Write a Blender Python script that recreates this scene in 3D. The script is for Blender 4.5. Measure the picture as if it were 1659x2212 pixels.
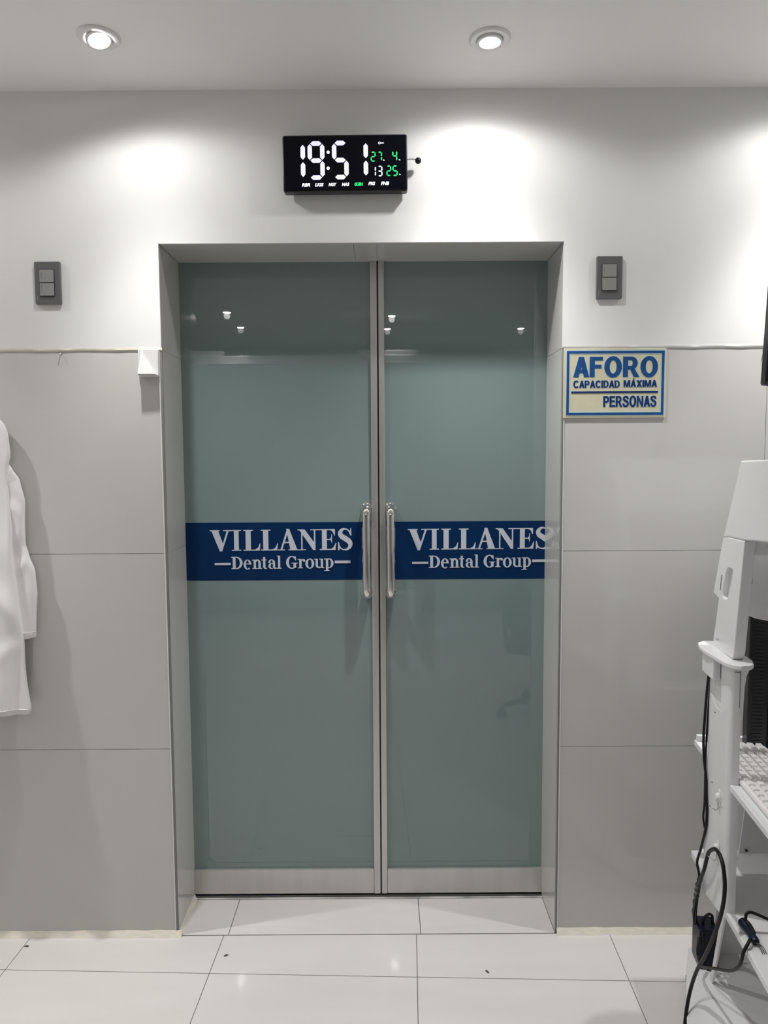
import bpy, bmesh, math, random
from mathutils import Vector, Matrix
R = math.radians
PI = math.pi
rnd = random.Random(7)
for o in list(bpy.data.objects):
    bpy.data.objects.remove(o)
scene = bpy.context.scene
COL = scene.collection

# ------------------------------------------------------------------ camera, world, exposure
cam_d = bpy.data.cameras.new('camera')
cam = bpy.data.objects.new('camera', cam_d)
COL.objects.link(cam)
F_PX, PITCH, YAW, ROLL = 1546.5, .0757, -.0002, -.006
cam_d.sensor_fit = 'VERTICAL'
cam_d.sensor_height = 36.0
cam_d.lens = F_PX / 2212 * 36.0
cam_d.clip_start = .02
cam.matrix_world = (Matrix.Translation((.0304, -2.1281, 1.4819)) @ Matrix.Rotation(YAW, 4, 'Z')
                    @ Matrix.Rotation(PI / 2 - PITCH, 4, 'X') @ Matrix.Rotation(ROLL, 4, 'Z'))
scene.camera = cam
w = bpy.data.worlds.new('world')
scene.world = w
w.use_nodes = True
w.node_tree.nodes['Background'].inputs[0].default_value = (.9, .95, 1, 1)
w.node_tree.nodes['Background'].inputs[1].default_value = .05
vs = scene.view_settings
vs.view_transform = 'Standard'
vs.look = 'None'
vs.gamma = 1
vs.use_curve_mapping = False
vs.exposure = 0.57
FRONT_W, REAR_W = 60.0, 31.0        # power of the downlights by the wall / behind the photographer
CEIL = 2.53
PROFILE = ((.17, .018), (.30, .034), (.40, .048), (.50, .060), (.574, .066), (.682, .080), (.766, .13), (.819, .24), (.866, .42), (.906, .57), (.95, .64), (.999, .66))

# ------------------------------------------------------------------ materials
def mat(name, col, rough=.5, metal=0, spec=.5, bump=0, bscale=40, var=0, vscale=3, coat=0, emit=None, es=0, col2=None, alpha=1, aniso=None):
    m = bpy.data.materials.new(name)
    m.use_nodes = True
    nt = m.node_tree
    b = nt.nodes['Principled BSDF']
    b.inputs['Base Color'].default_value = (*col, 1)
    b.inputs['Roughness'].default_value = rough
    b.inputs['Metallic'].default_value = metal
    b.inputs['Specular IOR Level'].default_value = spec
    b.inputs['Coat Weight'].default_value = coat
    b.inputs['Coat Roughness'].default_value = .03
    tc = nt.nodes.new('ShaderNodeTexCoord')
    if var or col2:
        n = nt.nodes.new('ShaderNodeTexNoise')
        n.inputs['Scale'].default_value = vscale
        n.inputs['Detail'].default_value = 5
        mp = nt.nodes.new('ShaderNodeMapping')
        if aniso:
            mp.inputs['Scale'].default_value = aniso
        nt.links.new(tc.outputs['Object'], mp.inputs[0])
        nt.links.new(mp.outputs[0], n.inputs['Vector'])
        r = nt.nodes.new('ShaderNodeValToRGB')
        c2 = col2 or tuple(max(0, c * (1 - var)) for c in col)
        r.color_ramp.elements[0].color = (*c2, 1)
        r.color_ramp.elements[0].position = .35
        r.color_ramp.elements[1].color = (*col, 1)
        r.color_ramp.elements[1].position = .65
        nt.links.new(n.outputs[0], r.inputs[0])
        nt.links.new(r.outputs[0], b.inputs['Base Color'])
    if bump:
        n = nt.nodes.new('ShaderNodeTexNoise')
        n.inputs['Scale'].default_value = bscale
        n.inputs['Detail'].default_value = 4
        nt.links.new(tc.outputs['Object'], n.inputs['Vector'])
        bp = nt.nodes.new('ShaderNodeBump')
        bp.inputs['Strength'].default_value = bump
        bp.inputs['Distance'].default_value = .002
        nt.links.new(n.outputs[0], bp.inputs['Height'])
        nt.links.new(bp.outputs[0], b.inputs['Normal'])
    if emit:
        b.inputs['Emission Color'].default_value = (*emit, 1)
        b.inputs['Emission Strength'].default_value = es
    return m

M = dict(
    paint=mat('wall_paint', (.80, .795, .78), .55, bump=.12, bscale=9, var=.02, vscale=2),
    ceil=mat('ceiling_paint', (.86, .85, .84), .6, bump=.05, bscale=6),
    tile=mat('wall_tile', (.62, .61, .59), .09, var=.035, vscale=2.2, bump=.02, bscale=3),
    grout=mat('tile_grout', (.62, .61, .58), .8, var=.5, vscale=9),
    joint_grey=mat('corner_joint_grey', (.22, .215, .205), .5),
    joint=mat('dark_joint', (.16, .14, .12), .8, var=.4, vscale=8),
    filler=mat('cream_filler', (.80, .76, .66), .6, bump=.5, bscale=60, var=.12, vscale=30, aniso=(1, 1, 6)),
    floor=mat('floor_tile', (.68, .65, .635), .07, col2=(.63, .60, .58), vscale=1.3, aniso=(1, 4, 1), bump=.015, bscale=2),
    glass=mat('frosted_glass', (.205, .272, .268), .012, spec=.85, var=.03, vscale=1.5),
    alu=mat('satin_aluminium', (.60, .59, .575), .32, metal=.75, var=.05, vscale=30, aniso=(1, 1, .05)),
    alu_dark=mat('door_track', (.12, .12, .115), .4, metal=.6),
    chrome=mat('polished_steel', (.72, .71, .70), .09, metal=1),
    navy=mat('navy_vinyl', (.002, .024, .088), .3, spec=.15),
    letter=mat('pale_lettering', (.56, .59, .66), .35),
    plate=mat('switch_plate_grey', (.16, .16, .165), .35, metal=.35),
    rocker=mat('switch_rocker_grey', (.36, .355, .34), .35, metal=.45),
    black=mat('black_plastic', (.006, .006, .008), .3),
    black_gloss=mat('black_gloss', (.002, .002, .006), .12, spec=.15),
    rubber=mat('black_rubber', (.007, .0065, .0065), .42, spec=.28),
    navy_plastic=mat('blue_black_plastic', (.007, .009, .026), .35, spec=.3),
    white=mat('white_plastic', (.76, .75, .75), .32, bump=.03, bscale=20),
    white_metal=mat('white_coated_metal', (.78, .785, .79), .24, var=.03, vscale=4),
    ivory=mat('matt_white_plastic', (.62, .615, .60), .45),
    key=mat('keycap_white', (.80, .78, .78), .45),
    cloth=mat('coat_cloth', (.83, .81, .82), .85, bump=.25, bscale=600),
    cream=mat('sign_cream', (.66, .63, .46), .35, var=.06, vscale=12),
    blue=mat('sign_blue', (.012, .085, .27), .35, var=.25, vscale=25),
    blue_dark=mat('sign_dark_blue', (.004, .032, .14), .35),
    cyan=mat('sign_pale_edge', (.50, .66, .74), .35),
    led_w=mat('led_white', (.6, .6, .75), .5, emit=(.80, .78, 1.0), es=.55),
    led_wb=mat('led_white_bright', (.7, .7, .8), .5, emit=(.95, .95, 1.0), es=.65),
    led_g=mat('led_green', (.02, .5, .12), .5, emit=(.015, .85, .20), es=.6),
    lens=mat('lamp_lens', (1, 1, 1), .3, emit=(1, .985, .96), es=70),
    leaf=mat('palm_leaf', (.03, .10, .03), .5, var=.4, vscale=10),
    soil=mat('soil', (.03, .02, .012), .9, bump=.6),
    dirt=mat('dirt', (.10, .08, .06), .9),
    grey_dark=mat('grey_plastic', (.05, .05, .052), .5),
    slat=mat('black_slats', (.014, .014, .016), .4),
    rear=mat('rear_wall_grey', (.34, .34, .335), .4),
    red=mat('dim_red', (.10, .004, .006), .3),
)

# ------------------------------------------------------------------ mesh helpers
def B():
    return bmesh.new()

def box(bm, x0, y0, z0, x1, y1, z1, bev=0, seg=2, mi=0):
    r = bmesh.ops.create_cube(bm, size=1)
    vs_ = r['verts']
    for v in vs_:
        v.co = Vector(((x0 + x1) / 2 + v.co.x * (x1 - x0), (y0 + y1) / 2 + v.co.y * (y1 - y0), (z0 + z1) / 2 + v.co.z * (z1 - z0)))
    fs = {f for v in vs_ for f in v.link_faces}
    for f in fs:
        f.material_index = mi
    if bev:
        es = list({e for v in vs_ for e in v.link_edges})
        bmesh.ops.bevel(bm, geom=es, offset=bev, segments=seg, affect='EDGES', profile=.5)

def prism(bm, pts, fn, a, b, holes=None, mi=0):
    """outline pts (2-D) pushed from a to b along the third axis; fn(p, q, t) -> xyz"""
    if not holes:
        lo = [bm.verts.new(fn(p[0], p[1], a)) for p in pts]
        hi = [bm.verts.new(fn(p[0], p[1], b)) for p in pts]
        n = len(pts)
        fs = [bm.faces.new(lo), bm.faces.new(hi[::-1])]
        for i in range(n):
            fs.append(bm.faces.new((lo[i], hi[i], hi[(i + 1) % n], lo[(i + 1) % n])))
        for f in fs:
            f.material_index = mi
        return
    loops = [pts] + holes
    for t in (a, b):
        edges = []
        for L in loops:
            vv = [bm.verts.new(fn(p[0], p[1], t)) for p in L]
            for i in range(len(vv)):
                edges.append(bm.edges.new((vv[i], vv[(i + 1) % len(vv)])))
        bmesh.ops.triangle_fill(bm, use_beauty=True, use_dissolve=False, edges=edges)
    for L in loops:
        n = len(L)
        for i in range(n):
            p, q = L[i], L[(i + 1) % n]
            bm.faces.new([bm.verts.new(fn(*p, a)), bm.verts.new(fn(*q, a)), bm.verts.new(fn(*q, b)), bm.verts.new(fn(*p, b))])
    bmesh.ops.remove_doubles(bm, verts=bm.verts, dist=1e-6)

def smooth_path(pts, n=6):
    P = [Vector(p) for p in pts]
    out = []
    for i in range(len(P) - 1):
        p0, p1, p2, p3 = P[max(i - 1, 0)], P[i], P[i + 1], P[min(i + 2, len(P) - 1)]
        for k in range(n):
            t = k / n
            out.append(.5 * ((2 * p1) + (p2 - p0) * t + (2 * p0 - 5 * p1 + 4 * p2 - p3) * t * t + (3 * p1 - p0 - 3 * p2 + p3) * t ** 3))
    out.append(P[-1])
    return out

def tube(bm, pts, r, seg=12, smooth=6, caps=True):
    P = smooth_path(pts, smooth) if smooth > 1 else [Vector(p) for p in pts]
    rr = r if callable(r) else (lambda t: r)
    up = None
    rings = []
    for i, p in enumerate(P):
        t = (P[min(i + 1, len(P) - 1)] - P[max(i - 1, 0)]).normalized()
        if up is None:
            up = Vector((0, 0, 1)) if abs(t.z) < .9 else Vector((1, 0, 0))
        s = t.cross(up).normalized()
        up = s.cross(t).normalized()
        rad = rr(i / (len(P) - 1))
        rings.append([bm.verts.new(p + (s * math.cos(2 * PI * k / seg) + up * math.sin(2 * PI * k / seg)) * rad) for k in range(seg)])
    for a, b in zip(rings, rings[1:]):
        for k in range(seg):
            bm.faces.new((a[k], a[(k + 1) % seg], b[(k + 1) % seg], b[k]))
    if caps:
        bm.faces.new(rings[0][::-1])
        bm.faces.new(rings[-1])

def lathe(bm, prof, seg=40, mtx=None, close=False):
    """profile (r, z) turned about z"""
    mtx = mtx or Matrix()
    rings = []
    for r, z in prof:
        if r < 1e-6:
            rings.append([bm.verts.new(mtx @ Vector((0, 0, z)))])
        else:
            rings.append([bm.verts.new(mtx @ Vector((r * math.cos(2 * PI * k / seg), r * math.sin(2 * PI * k / seg), z))) for k in range(seg)])
    prs = list(zip(rings, rings[1:]))
    if close:
        prs.append((rings[-1], rings[0]))
    for a, b in prs:
        for k in range(seg):
            j = (k + 1) % seg
            if len(a) == 1 and len(b) > 1:
                bm.faces.new((a[0], b[j], b[k]))
            elif len(b) == 1 and len(a) > 1:
                bm.faces.new((a[k], a[j], b[0]))
            elif len(a) > 1:
                bm.faces.new((a[k], a[j], b[j], b[k]))

def rrect(x0, y0, x1, y1, r, n=6):
    out = []
    for cx, cy, a in ((x1 - r, y1 - r, 0), (x0 + r, y1 - r, 90), (x0 + r, y0 + r, 180), (x1 - r, y0 + r, 270)):
        for k in range(n + 1):
            t = R(a + 90 * k / n)
            out.append((cx + r * math.cos(t), cy + r * math.sin(t)))
    return out

XZ = lambda p, q, t: (p, t, q)      # outline in the wall plane, depth along y
YZ = lambda p, q, t: (t, p, q)      # outline seen from the side
XY = lambda p, q, t: (p, q, t)

def obj(name, bm, m, parent=None, smooth=False, bevel=0, bseg=3, angle=35):
    bmesh.ops.recalc_face_normals(bm, faces=bm.faces)
    me = bpy.data.meshes.new(name)
    bm.to_mesh(me)
    bm.free()
    for x in (m if isinstance(m, (list, tuple)) else [m]):
        me.materials.append(x)
    o = bpy.data.objects.new(name, me)
    COL.objects.link(o)
    if parent:
        o.parent = parent
    if smooth:
        for p in me.polygons:
            p.use_smooth = True
        try:
            me.set_sharp_from_angle(angle=R(angle))
        except Exception:
            pass
    if bevel:
        md = o.modifiers.new('bevel', 'BEVEL')
        md.width = bevel
        md.segments = bseg
        md.limit_method = 'ANGLE'
        md.angle_limit = R(40)
        md.harden_normals = False
        for p in me.polygons:
            p.use_smooth = True
        try:
            me.set_sharp_from_angle(angle=R(50))
        except Exception:
            pass
    return o

def tag(o, label, cat, group=None, kind=None):
    o['label'] = label
    o['category'] = cat
    if group:
        o['group'] = group
    if kind:
        o['kind'] = kind
    return o

def thing(name, label, cat, loc=(0, 0, 0), rotz=0, group=None, kind=None):
    o = bpy.data.objects.new(name, None)
    o.empty_display_size = .05
    COL.objects.link(o)
    o.location = loc
    o.rotation_euler = (0, 0, rotz)
    return tag(o, label, cat, group, kind)

def copy_tree(o, parent=None):
    c = o.copy()
    COL.objects.link(c)
    c.parent = parent
    for ch in list(o.children):
        copy_tree(ch, c)
    return c

# ------------------------------------------------------------------ the setting
XL, XR, ZT, REC = -.618, .5565, 2.103, .2       # door opening
WX0, WX1, YR = -2.15, 1.78, -4.25
UP = 1.8                                        # top of the tiled part

# back wall: painted masonry round the opening
b = B()
prism(b, [(WX0, 0), (XL - .012, 0), (XL - .012, ZT + .012), (XR + .012, ZT + .012), (XR + .012, 0), (WX1, 0), (WX1, CEIL), (WX0, CEIL)], XZ, .0062, .30)
prism(b, [(WX0, UP + .003), (XL - .0005, UP + .003), (XL - .0005, ZT + .0006), (XR + .0005, ZT + .0006), (XR + .0005, UP + .003), (WX1, UP + .003), (WX1, CEIL), (WX0, CEIL)], XZ, -.002, .0060)
wall_back = obj('wall_back', b, M['paint'])
tag(wall_back, 'off-white painted wall above grey tiling around the sliding door opening', 'wall', kind='structure')
# grout bed + tiles on the wall face
b = B()
for x0, x1 in ((WX0, XL - .004), (XR + .004, WX1)):
    box(b, x0, .0012, 0, x1, .006, UP)
box(b, XL - .012, .003, .0, XL - .0012, .25, ZT)
box(b, XR + .0012, .003, .0, XR + .012, .25, ZT)
box(b, XL - .01, .003, ZT + .0012, XR + .01, .25, ZT + .012)
obj('tile_grout', b, M['grout'], wall_back)
b = B()
g = .0011
rowsz = (.0, .598, 1.2, UP)
for z0, z1 in zip(rowsz, rowsz[1:]):
    for x0, x1 in ((WX0, -1.818), (-1.818, -1.218), (-1.218, XL), (XR, 1.160), (1.160, WX1)):
        box(b, x0 + g, 0, z0 + g, x1 - g, .0045, z1 - g)
for z0, z1 in zip(rowsz + (), rowsz[1:] + ()):
    box(b, XL - .006, .0046, z0 + g, XL, .25, z1 - g)
    box(b, XR, .0046, z0 + g, XR + .006, .25, z1 - g)
box(b, XL - .006, .0046, UP + g, XL, .25, ZT - g)
box(b, XR, .0046, UP + g, XR + .006, .25, ZT - g)
# lintel lining, with one joint near the middle
box(b, XL + g, .0046, ZT, -.055, .25, ZT + .006)
box(b, -.0535, .0046, ZT, XR - g, .25, ZT + .006)
obj('wall_tile', b, M['tile'], wall_back)
# thin white edge where the tile ends below the painted wall, slightly lumpy
for i, (x0, x1) in enumerate(((WX0, XL + .002), (XR - .002, WX1))):
    b = B()
    n = 60
    ring = []
    for k in range(n + 1):
        x = x0 + (x1 - x0) * k / n
        a = .0003 + .0007 * rnd.random()
        c = .0012 * math.sin(k * .9) * rnd.random()
        ring.append([b.verts.new((x, -.0025 - a, UP + .001 + c)), b.verts.new((x, -.0025, UP + .007 + c)), b.verts.new((x, .003, UP + .006)), b.verts.new((x, .003, UP - .0005)), b.verts.new((x, -.001, UP - .003 + c))])
    for p, q in zip(ring, ring[1:]):
        for j in range(5):
            b.faces.new((p[j], p[(j + 1) % 5], q[(j + 1) % 5], q[j]))
    obj('filler_line', b, M['filler'] if i == 0 else M['paint'], wall_back, smooth=True)
# edge trims on the outer corners of the tiled jambs: dark joint and pale bead
for i, (x, s) in enumerate(((XL, -1), (XR, 1))):
    b = B()
    box(b, x - s * .0006, -.0008, 0, x + s * .0058, .006, UP - .001, .0003, 1, 1)
    n = 50
    ring = []
    for k in range(n + 1):
        z = .002 + (UP - .004) * k / n
        a = .0006 * rnd.random()
        ring.append([b.verts.new((x + s * .0058, -.0009, z)), b.verts.new((x + s * .0066, -.0022 - a, z)), b.verts.new((x + s * (.0085 + a), -.0016, z)), b.verts.new((x + s * .0090, .0008, z))])
    for p, q in zip(ring, ring[1:]):
        for jj in range(3):
            b.faces.new((p[jj], p[jj + 1], q[jj + 1], q[jj])).material_index = 0
    o = obj(f'trim_{i + 1}', b, [M['paint'], M['joint_grey']])
    tag(o, ('left' if i == 0 else 'right') + ' thin vertical joint with pale bead on the tiled corner of the door recess', 'trim', kind='structure')

# other walls
def wall(name, label, *bb, m='paint'):
    b = B()
    box(b, *bb)
    return tag(obj(name, b, M[m]), label, 'wall', kind='structure')
wall('wall_left', 'left side wall of the room, outside the picture', WX0 - .1, YR, 0, WX0, .3, CEIL)
wall('wall_right', 'right side wall of the room, outside the picture', WX1, YR, 0, WX1 + .1, .3, CEIL)
wall('wall_rear', 'grey rear wall behind the photographer, seen mirrored in the glass', WX0, YR - .1, 0, WX1, YR, CEIL, m='rear')
b = B()
box(b, WX0 - .1, YR - .1, CEIL, WX1 + .1, .3, CEIL + .1)
tag(obj('ceiling', b, M['ceil']), 'flat pale grey painted ceiling with recessed spotlights', 'ceiling', kind='structure')

# floor: bed in joint colour, polished tiles on it
b = B()
box(b, WX0 - .1, YR - .1, -.06, WX1 + .1, .3, -.0015)
floor = tag(obj('floor', b, M['joint']), 'floor of polished pale porcelain tiles with thin dark joints', 'floor', kind='structure')
b = B()
g = .0011
th = R(-1.9)
ct, st = math.cos(th), math.sin(th)
for i in range(-5, 5):
    for j in range(-9, 1):
        x0, x1 = i * .6 + g, (i + 1) * .6 - g
        y0, y1 = (j) * .6 + g - 0, (j + 1) * .6 - g
        if j == 0:
            y1 = .5
        cs = []
        for (px, py) in ((x0, y0), (x1, y0), (x1, y1), (x0, y1)):
            X = .118 + px * ct - py * st
            Y = -.187 + px * st + py * ct
            cs.append((X, Y))
        # clip at the wall line y = -0.002
        poly = cs
        for (nx, ny, d) in ((0, 1, -.0035), (1, 0, WX1), (-1, 0, -WX0), (0, -1, -YR)):
            out = []
            for k in range(len(poly)):
                p, q = poly[k], poly[(k + 1) % len(poly)]
                dp, dq = nx * p[0] + ny * p[1] - d, nx * q[0] + ny * q[1] - d
                if dp <= 0:
                    out.append(p)
                if dp * dq < 0:
                    t = dp / (dp - dq)
                    out.append((p[0] + (q[0] - p[0]) * t, p[1] + (q[1] - p[1]) * t))
            poly = out
            if len(poly) < 3:
                break
        if len(poly) >= 3:
            prism(b, poly, XY, -.004, 0)
for x0, x1 in ((XL + .001, -.464), (-.4615, .1365), (.139, XR - .001)):
    box(b, x0, .0005, -.004, x1, REC - .012, 0)
box(b, XL, REC - .01, -.004, XR, .3, -.001)
obj('floor_tile', b, M['floor'], floor)

# cream silicone/filler skirting line
def filler(name, label, x0, x1):
    b = B()
    n = 40
    ring = []
    for k in range(n + 1):
        x = x0 + (x1 - x0) * k / n
        a = .003 * rnd.random()
        ring.append([b.verts.new((x, -.011 - a, .0002)), b.verts.new((x, -.006 - a, .007)), b.verts.new((x, -.0002, .016 + a)), b.verts.new((x, -.0002, .0002))])
    for p, q in zip(ring, ring[1:]):
        for j in range(4):
            b.faces.new((p[j], p[(j + 1) % 4], q[(j + 1) % 4], q[j]))
    o = obj(name, b, M['filler'], smooth=True)
    return tag(o, label, 'skirting', kind='structure')
filler('baseboard_left', 'uneven cream filler line at the foot of the left tiles', WX0, XL + .012)
filler('baseboard_right', 'uneven cream filler line at the foot of the right tiles', XR + .004, WX1)
b = B()
prism(b, [(.0, .0002), (.012, .0002), (.0, .012)], lambda p, q, t: (XL + p, t, q), 0, REC - .01)
tag(obj('baseboard_recess', b, M['filler']), 'cream filler strip along the left foot of the door recess', 'skirting', kind='structure')

# ------------------------------------------------------------------ lettering
def ring_seg(L, cx, cy, rx, ry, tx, ty, a0, a1, n=28):
    for k in range(n):
        q = []
        for a, ins in ((a0 + (a1 - a0) * k / n, 0), (a0 + (a1 - a0) * (k + 1) / n, 0), (a0 + (a1 - a0) * (k + 1) / n, 1), (a0 + (a1 - a0) * k / n, 1)):
            t = R(a)
            q.append((cx + (rx - tx * ins) * math.cos(t), cy + (ry - ty * ins) * math.sin(t)))
        L.append(q)

def rc(L, x0, y0, x1, y1):
    L.append([(x0, y0), (x1, y0), (x1, y1), (x0, y1)])

def disc(L, x, y, r):
    L.append([(x + r * math.cos(R(a)), y + r * math.sin(R(a))) for a in range(0, 360, 20)])

def ribbon(L, pts, n=8):
    P = smooth_path([(x, y, w_) for x, y, w_ in pts], n)
    e = []
    for i, p in enumerate(P):
        d = P[min(i + 1, len(P) - 1)] - P[max(i - 1, 0)]
        l = math.hypot(d.x, d.y)
        nx, ny = -d.y / l, d.x / l
        e.append(((p.x + nx * p.z / 2, p.y + ny * p.z / 2), (p.x - nx * p.z / 2, p.y - ny * p.z / 2)))
    for a, c in zip(e, e[1:]):
        L.append([a[0], a[1], c[1], c[0]])

def serif_name():
    L = []
    # V
    rc(L, 62, 211, 168, 222); rc(L, 205, 211, 310, 222)
    L.append([(80, 214), (152, 214), (203, 68), (186, -5), (166, -5)])
    L.append([(243, 214), (264, 214), (190, -5), (178, -5), (196, 68)])
    # I
    rc(L, 293, 0, 393, 11); rc(L, 293, 211, 393, 222); rc(L, 318, 8, 368, 214)
    # L L
    for dx in (0, 186):
        rc(L, 417 + dx, 211, 520 + dx, 222); rc(L, 417 + dx, 0, 590 + dx, 11); rc(L, 441 + dx, 8, 496 + dx, 214)
        L.append([(535 + dx, 9), (590 + dx, 9), (597 + dx, 75), (590 + dx, 75), (572 + dx, 32)])
    # A
    rc(L, 783, 0, 855, 9); rc(L, 895, 0, 1012, 9); rc(L, 838, 76, 940, 91)
    L.append([(808, 5), (827, 5), (890, 190), (880, 226)])
    L.append([(872, 228), (904, 228), (988, 5), (914, 5)])
    # N
    rc(L, 993, 211, 1050, 222); rc(L, 1002, 0, 1078, 9); rc(L, 1030, 5, 1044, 205); rc(L, 1165, 2, 1180, 214); rc(L, 1128, 211, 1235, 222)
    L.append([(1008, 220), (1068, 220), (1180, 62), (1180, 0), (1156, 0)])
    # E
    rc(L, 1250, 8, 1302, 214); rc(L, 1225, 0, 1394, 11); rc(L, 1225, 211, 1388, 222); rc(L, 1300, 106, 1350, 118)
    L.append([(1345, 9), (1392, 9), (1402, 75), (1394, 75), (1374, 32)])
    L.append([(1388, 222), (1335, 214), (1364, 195), (1380, 155), (1388, 155)])
    L.append([(1330, 112), (1346, 98), (1350, 75), (1357, 75), (1357, 165), (1350, 165), (1346, 132)])
    # S
    ribbon(L, [(1549, 160, 9), (1538, 198, 14), (1500, 222, 15), (1465, 214, 30), (1443, 182, 44), (1458, 146, 54), (1500, 118, 56), (1538, 88, 54), (1551, 48, 42), (1528, 14, 28), (1492, 1, 15), (1452, 14, 13), (1430, 50, 12), (1424, 74, 9)])
    L.append([(1546, 200), (1553, 232), (1560, 232), (1562, 150), (1553, 150)])
    L.append([(1420, 84), (1420, -4), (1430, -4), (1446, 22), (1428, 84)])
    # second line
    D = []
    rc(D, 285, 122, 340, 131); rc(D, 285, 0, 340, 9); rc(D, 300, 4, 330, 126)
    ring_seg(D, 338, 65.5, 66, 65.5, 29, 10, -90, 90); rc(D, 328, 121, 340, 131); rc(D, 328, 0, 340, 10)
    ring_seg(D, 456, 47, 41, 54, 25, 9, 0, 312); rc(D, 424, 49, 496, 58)
    rc(D, 505, 90, 546, 99); rc(D, 507, 0, 560, 8); rc(D, 521, 4, 546, 96); ring_seg(D, 560, 58, 37, 44, 25, 15, 0, 150)
    rc(D, 572, 4, 597, 60); rc(D, 562, 0, 610, 8)
    rc(D, 622, 22, 646, 126); rc(D, 604, 90, 660, 99); ring_seg(D, 650, 25, 28, 27, 24, 10, 180, 305)
    ring_seg(D, 712, 62, 37, 39, 24, 10, 0, 150); disc(D, 690, 72, 12); rc(D, 725, 18, 749, 64); ring_seg(D, 714, 29, 37, 31, 24, 9, 70, 290)
    L.append([(x, y - 195) for x, y in ((725, 26), (749, 26), (753, 9), (768, 8), (768, 2), (742, -2), (728, 8))])
    rc(D, 781, 4, 804, 139); rc(D, 768, 131, 804, 139); rc(D, 767, 0, 818, 8)
    ring_seg(D, 928, 66, 62, 69, 31, 10, 38, 318); rc(D, 944, 8, 973, 58); rc(D, 924, 54, 988, 62); D.append([(962, 130), (970, 130), (972, 86), (965, 86), (955, 112)])
    rc(D, 990, 92, 1031, 101); rc(D, 990, 2, 1046, 10); rc(D, 1006, 6, 1031, 98); ring_seg(D, 1050, 72, 26, 29, 8, 12, 40, 170); disc(D, 1058, 84, 13)
    ring_seg(D, 1118, 51, 47, 54, 27, 9, 0, 360)
    rc(D, 1165, 93, 1204, 102); rc(D, 1180, 32, 1204, 98); ring_seg(D, 1215, 34, 35, 33, 24, 14, 180, 310); rc(D, 1235, 4, 1259, 98); rc(D, 1221, 93, 1259, 102); rc(D, 1240, 3, 1272, 11)
    rc(D, 1270, 94, 1314, 103); rc(D, 1270, -30, 1328, -22); rc(D, 1289, -26, 1314, 98); ring_seg(D, 1324, 53, 45, 52, 26, 10, -150, 150)
    rc(D, 108, 44, 278, 68); rc(D, 1382, 52, 1550, 80)
    for q in D:
        L.append([(x, y - 195) for x, y in q])
    return L

def flat_mesh(bm, L, x0, z0, sc, y0, d, ref=(62, 0), tilt=0):
    for kk, q in enumerate(L):
        y = y0 - kk * 3e-6
        area = sum(q[i][0] * q[(i + 1) % len(q)][1] - q[(i + 1) % len(q)][0] * q[i][1] for i in range(len(q)))
        if area < 0:
            q = q[::-1]
        pts = [(x0 + (a - ref[0]) * sc, z0 + (c - ref[1]) * sc + (a - ref[0]) * sc * tilt) for a, c in q]
        front = [bm.verts.new((px, y, pz)) for px, pz in pts]
        bm.faces.new(front)
        back = [bm.verts.new((px, y + d, pz)) for px, pz in pts]
        for i in range(len(q)):
            j = (i + 1) % len(q)
            bm.faces.new((front[i], back[i], back[j], front[j]))

def text_obj(name, body, m, parent, x, z, y, w_, h, bold=0, shear=0, extr=.0003, align='LEFT'):
    """words fitted to a width and height on a plane facing -y; becomes a mesh"""
    cu = bpy.data.curves.new(name, 'FONT')
    cu.body = body
    cu.size = 1
    cu.offset = bold
    cu.shear = shear
    cu.extrude = .01
    cu.resolution_u = 6
    t = bpy.data.objects.new(name, cu)
    COL.objects.link(t)
    bpy.context.view_layer.update()
    dg = bpy.context.evaluated_depsgraph_get()
    me = bpy.data.meshes.new_from_object(t.evaluated_get(dg))
    bpy.data.objects.remove(t)
    xs = [v.co.x for v in me.vertices]
    ys = [v.co.y for v in me.vertices]
    a0, a1, c0, c1 = min(xs), max(xs), min(ys), max(ys)
    for v in me.vertices:
        X, Y, Z = v.co
        v.co = (x + (X - a0) / (a1 - a0) * w_, y - (Z / .01) * extr, z + (Y - c0) / (c1 - c0) * h)
    me.materials.clear()
    me.materials.append(m)
    o = bpy.data.objects.new(name, me)
    COL.objects.link(o)
    o.parent = parent
    return o

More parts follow.
